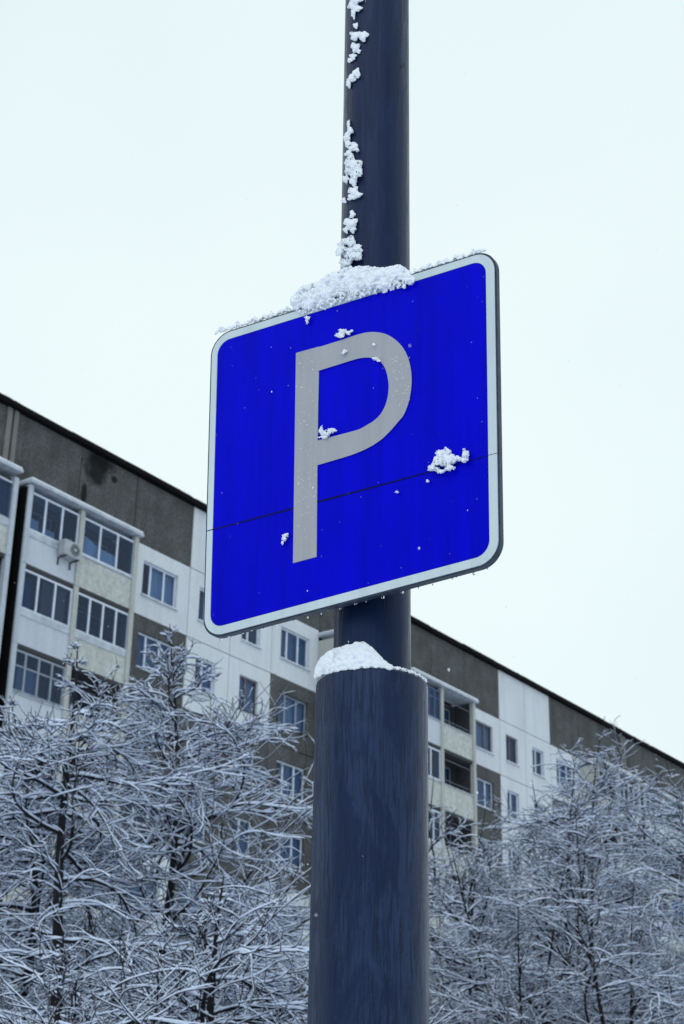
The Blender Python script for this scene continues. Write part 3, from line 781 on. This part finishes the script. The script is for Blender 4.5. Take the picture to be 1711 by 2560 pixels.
# ------------------------------------------------------------------ snow clumps
ICO = {}
def ico(sub_):
    if sub_ not in ICO:
        bm = bmesh.new(); bmesh.ops.create_icosphere(bm, subdivisions=sub_, radius=1)
        bm.verts.ensure_lookup_table(); V = np.array([v.co[:] for v in bm.verts]); Fa = np.array([[v.index for v in f.verts] for f in bm.faces]); bm.free(); ICO[sub_] = (V, Fa)
    return ICO[sub_]
def clump(name, pts, rads, label, voxel=.0016, group=None, disp=.0022, dscale=.006, cat='snow'):
    pts = np.array(pts); rads = np.array(rads); V0, F0 = ico(1); n = len(pts)
    V = (pts[:, None, :] + V0[None] * rads[:, None, None]).reshape(-1, 3); Fa = (F0[None] + (np.arange(n) * len(V0))[:, None, None]).reshape(-1, 3)
    org = pts.mean(0); V = V - org
    me = np_mesh(name, V, Fa, M_SNOW, False); o = obj(name, me, None, tuple(org))
    md = o.modifiers.new('r', 'REMESH'); md.mode = 'VOXEL'; md.voxel_size = voxel; md.use_smooth_shade = True
    tx = bpy.data.textures.new('c', 'CLOUDS'); tx.noise_scale = dscale; tx.noise_depth = 2
    m2 = o.modifiers.new('d', 'DISPLACE'); m2.texture = tx; m2.strength = disp; m2.mid_level = .5
    dg = bpy.context.evaluated_depsgraph_get(); ev = o.evaluated_get(dg); nm = bpy.data.meshes.new_from_object(ev)
    o.modifiers.clear(); o.data = nm; nm.name = name
    if not nm.materials: nm.materials.append(M_SNOW)
    nm.shade_smooth()
    tag(o, label, cat, group); return o
R3 = np.random.default_rng(99)
def fill_ellipse(cx, cy, rx, ry, n, fn, rr=(.0018, .0042), dep=.012):
    """points inside an ellipse given in photo pixels; fn(px,py,off)->3d"""
    P, Rr = [], []
    for _ in range(n):
        a = R3.random() * math.tau; q = math.sqrt(R3.random()); lump = 1 + .22 * math.sin(a * 3 + cx) + .15 * math.sin(a * 5 + cy)
        x = cx + rx * q * lump * math.cos(a); y = cy + ry * q * lump * math.sin(a)
        o = dep * math.sqrt(max(0, 1 - q * q)) * R3.random()
        p = fn(x, y, o)
        if p is None: continue
        P.append(p); Rr.append(R3.uniform(*rr) * (1.1 - .5 * q))
    return P, Rr
def pole_fn(rad):
    def f(x, y, o):
        p = hit_cyl(x, y, rad + .001 + o)
        if p is None: p = hit_cyl(x, y, rad + .02)
        return p
    return f
Z6 = lambda x, y, a, b: (760 + x / 3.35, y / 3.35, a / 3.35, b / 3.35)
def pole_clump(items, label, dep=.014, k=1.0):
    P, Rr = [], []
    for it in items:
        cx, cy, rx, ry = Z6(*it); n = int(160 + rx * ry * 2.6 * k)
        a, b = fill_ellipse(cx, cy, rx, ry, n, pole_fn(RU), (.0009, .0024), dep * min(1, (rx + ry) / 36)); P += a; Rr += b
    clump('snow_clump', P, Rr, label, .0011, 'snow clumps stuck along the left side of the upper post')
pole_clump([(430, 5, 55, 30), (400, 45, 30, 35), (450, 70, 35, 28), (415, 110, 18, 45)], 'snow clump on the post at the very top edge of the picture')
pole_clump([(435, 215, 20, 22)], 'tiny snow speck on the post above the wedge shaped clump')
pole_clump([(430, 300, 45, 38), (495, 300, 42, 42), (430, 395, 36, 38), (455, 430, 22, 15), (412, 475, 26, 26), (385, 505, 18, 20)], 'wedge shaped snow clump high on the post')
pole_clump([(440, 615, 36, 38), (400, 655, 32, 34), (375, 700, 20, 36)], 'slanting oval snow clump on the bare middle stretch of the upper post')
pole_clump([(375, 1035, 12, 28), (385, 1095, 26, 40), (360, 1150, 30, 32), (368, 1205, 26, 32), (420, 1235, 42, 38), (378, 1285, 32, 28), (405, 1380, 74, 72), (430, 1450, 58, 60), (350, 1500, 28, 34), (415, 1520, 32, 38)], 'longest snow clump on the post, a tall ragged string swelling downward', .018)
pole_clump([(415, 1600, 42, 36), (450, 1630, 36, 26), (405, 1650, 40, 24), (335, 1680, 20, 24)], 'star shaped snow clump below the longest one on the post')
pole_clump([(405, 1795, 22, 32), (390, 1870, 58, 44), (352, 1925, 22, 26), (410, 1920, 26, 30)], 'snow clump with a narrow top, second above the sign')
pole_clump([(375, 2025, 66, 42), (320, 2085, 52, 50), (440, 2080, 52, 34), (405, 2140, 78, 56), (345, 2205, 55, 38), (300, 2110, 30, 36)], 'large double snow clump on the post right above the sign', .024)

def band_clump(name, xs_, top, bot, n, fn, rr, dep, label, voxel=.0016, edge=.0, thick=None, **kw):
    P, Rr = [], []
    for _ in range(n // 8):
        x = R3.uniform(xs_[0], xs_[-1]); a = np.interp(x, xs_, top); b = np.interp(x, xs_, bot); rad = min(.013, (b - a) * .00075 * .40)
        mrg = rad / .00075; 
        if rad < .003: continue
        p = fn(x, R3.uniform(a + mrg, max(a + mrg + .1, b - mrg)), R3.uniform(dep[0] + rad, dep[1] - rad)); P.append(p); Rr.append(rad)
    for _ in range(n):
        x = R3.uniform(xs_[0], xs_[-1]); a = np.interp(x, xs_, top); b = np.interp(x, xs_, bot); q = R3.random()
        y = a + (b - a) * q; d = (2 * q - 1) ** 2; o = R3.uniform(dep[0], dep[1]) * (1 - .55 * d) ; r_ = R3.uniform(*rr)
        p = fn(x, y, o)
        if p is None: continue
        P.append(p); Rr.append(r_)
    return clump(name, P, Rr, label, voxel, **kw)
# big bank on the upper edge of the sign
bx = [480 + q / 1.9122 for q in (478, 500, 525, 560, 600, 640, 680, 720, 760, 800, 850, 900, 940, 985, 1020, 1045, 1062)]
bt = [580 + q / 1.9122 for q in (322, 285, 262, 248, 240, 208, 192, 178, 168, 166, 166, 174, 170, 158, 172, 196, 226)]
bb = [580 + q / 1.9122 for q in (345, 378, 392, 392, 378, 370, 350, 334, 322, 318, 300, 294, 284, 272, 262, 252, 240)]
band_clump('snow_bank', bx, bt, bb, 6500, lambda x, y, o: sp(x, y, o), (.0013, .0036), (-.060, .014), 'thick snow bank heaped on the upper edge of the parking sign', .0016, disp=.0065, dscale=.010)
def dust(name, x0, x1, y0, y1, h, n, label, hf):
    P, Rr = [], []
    for _ in range(n):
        x = R3.uniform(x0, x1); e = y0 + (y1 - y0) * (x - x0) / (x1 - x0); hh = h * hf(x) * (.6 + .4 * math.sin(x * .23) * math.sin(x * .071))
        y = e - R3.random() ** 1.2 * max(1.5, hh); P.append(sp(x, y + 1, -R3.random() * .018)); Rr.append(R3.uniform(.0010, .0028))
    clump(name, P, Rr, label, .0012, disp=.0016, dscale=.004)
dust('snow_line', 538, 735, 834, 774, 15, 900, 'thin ragged line of snow on the left part of the sign upper edge', lambda x: 1.0)
dust('snow_line', 1036, 1215, 681, 626, 15, 850, 'thin ragged line of snow on the right part of the sign upper edge', lambda x: 1.0)
S4 = lambda x, y, a, b: (480 + x / 1.9122, 580 + y / 1.9122, a / 1.9122, b / 1.9122)
S5 = lambda x, y, a, b: (480 + x / 1.9122, 1050 + y / 1.9122, a / 1.9122, b / 1.9122)
def face_clump(items, label, rr=(.0010, .0026), k=1.3, dep=.010):
    P, Rr = [], []
    for cx, cy, rx, ry in items:
        a, b = fill_ellipse(cx, cy, rx, ry, int(14 + rx * ry * .8 * k), lambda x, y, o: sp(x, y, .0015 + o), rr, dep); P += a; Rr += b
    clump('snow_patch', P, Rr, label, .0010, 'small snow patches stuck on the face of the sign', .0014, .004)
face_clump([S4(552, 412, 14, 12), S4(552, 430, 6, 10)], 'tiny drip of snow hanging under the snow bank on the sign')
face_clump([S4(700, 492, 20, 12), S4(722, 478, 20, 16), S4(748, 482, 14, 10), S4(765, 472, 7, 6), S4(715, 500, 18, 6)], 'spiky snow patch touching the top of the letter P')
face_clump([S4(733, 570, 12, 8), S4(724, 580, 12, 6)], 'small faint snow patch on the upper arm of the letter P', k=1)
face_clump([S4(871, 538, 8, 7)], 'tiny snow speck on the top curve of the letter P', k=1)
face_clump([S4(878, 606, 16, 8), S4(895, 615, 10, 6)], 'small snow patch at the inner curve of the letter P', k=1)
face_clump([S5(618, 50, 12, 20), S5(640, 62, 28, 18), S5(672, 50, 18, 12), S5(630, 82, 22, 8)], 'snow patch in the lower inner corner of the letter P')
face_clump([S5(1205, 160, 34, 26), S5(1225, 190, 34, 36), S5(1185, 195, 36, 28), S5(1150, 230, 24, 14), S5(1235, 228, 22, 14), S5(1190, 245, 24, 8), S5(1270, 185, 20, 12), S5(1308, 165, 16, 24), S5(1300, 192, 26, 8)], 'largest snow patch on the right half of the sign over the joint', (.0012, .0034), dep=.016)
face_clump([S5(450, 550, 14, 8), S5(440, 568, 12, 14), S5(434, 588, 5, 8)], 'small snow patch left of the stem of the letter P')
face_clump([S5(1126, 292, 8, 8)], 'tiny snow speck below the largest patch on the sign', k=1)
face_clump([S5(980, 344, 8, 4)], 'tiniest snow speck under the joint right of the letter P', k=1)

# snow on the ledge of the lower tube
Z7 = lambda q: 740 + q / 2.2132
Y7 = lambda q: 1500 + q / 2.2132
def ledge():
    P, Rr = [], []
    xs7 = [106, 118, 145, 185, 230, 270, 300, 330, 370, 400, 425, 450, 475, 500, 525]
    tp = [410, 350, 315, 282, 268, 254, 246, 238, 234, 246, 270, 298, 322, 348, 366]
    bt_ = [440, 428, 416, 406, 396, 388, 384, 378, 374, 372, 372, 374, 376, 380, 384]
    for _ in range(6500):
        x = R3.uniform(106, 525); a = np.interp(x, xs7, tp); b = np.interp(x, xs7, bt_); q = R3.random()
        y = a + (b - a) * q
        rr = R3.uniform(RU + .003, RL - .004) if q < .7 else R3.uniform(RL - .012, RL + .0015)
        if q < .35: rr = R3.uniform(RU, RU + .018)
        p = hit_cyl(Z7(x), Y7(y), rr)
        if p is None: p = hit_cyl(Z7(x), Y7(y), RL + .001)
        if p is None: continue
        P.append(p); Rr.append(R3.uniform(.0022, .0046) if q > .25 and q < .75 else R3.uniform(.0012, .0028))
    clump('snow_bank', P, Rr, 'rounded snow heap on the ledge where the post narrows', .0016, disp=.0065, dscale=.011)
    P, Rr = [], []
    for _ in range(520):
        a = R3.uniform(math.radians(265), math.radians(350)); rad = R3.uniform(RL - .014, RL - .001)
        P.append(np.array([PX + rad * math.cos(a), PY + rad * math.sin(a), ZT + R3.uniform(0, .006)])); Rr.append(R3.uniform(.0010, .0026))
    clump('snow_line', P, Rr, 'thin crust of snow along the right rim of the wide lower tube', .0012, disp=.0016, dscale=.004)
ledge()

# ------------------------------------------------------------------ falling snow
def flakes():
    V0, F0 = ico(1); n = 3000; r = np.random.default_rng(3)
    c = np.stack([r.uniform(-6, 8, n), 1.0 + 24 * r.random(n) ** 1.3, r.uniform(1.2, 12, n)], 1)
    m = 380
    c2 = np.stack([r.uniform(-1.2, 1.2, m), r.uniform(1.2, 3.4, m), r.uniform(1.5, 4.6, m)], 1); c = np.concatenate([c, c2]); n += m
    s = r.uniform(.0004, .0013, n); near = c[:, 1] < 3.4; s[near] *= .75
    L = V0[None] * s[:, None, None] * np.array([1, 1, 2.0])
    V = (c[:, None] + L).reshape(-1, 3); Fa = (F0[None] + (np.arange(n) * len(V0))[:, None, None]).reshape(-1, 3)
    o = obj('falling_snow', np_mesh('falling_snow', V, Fa, Mat('snowflake').color((.95, .97, 1.0)).set(.8, .2).m)); tag(o, 'fine falling snowflakes drifting in the air around the sign', 'snowflakes', kind='stuff')
flakes()
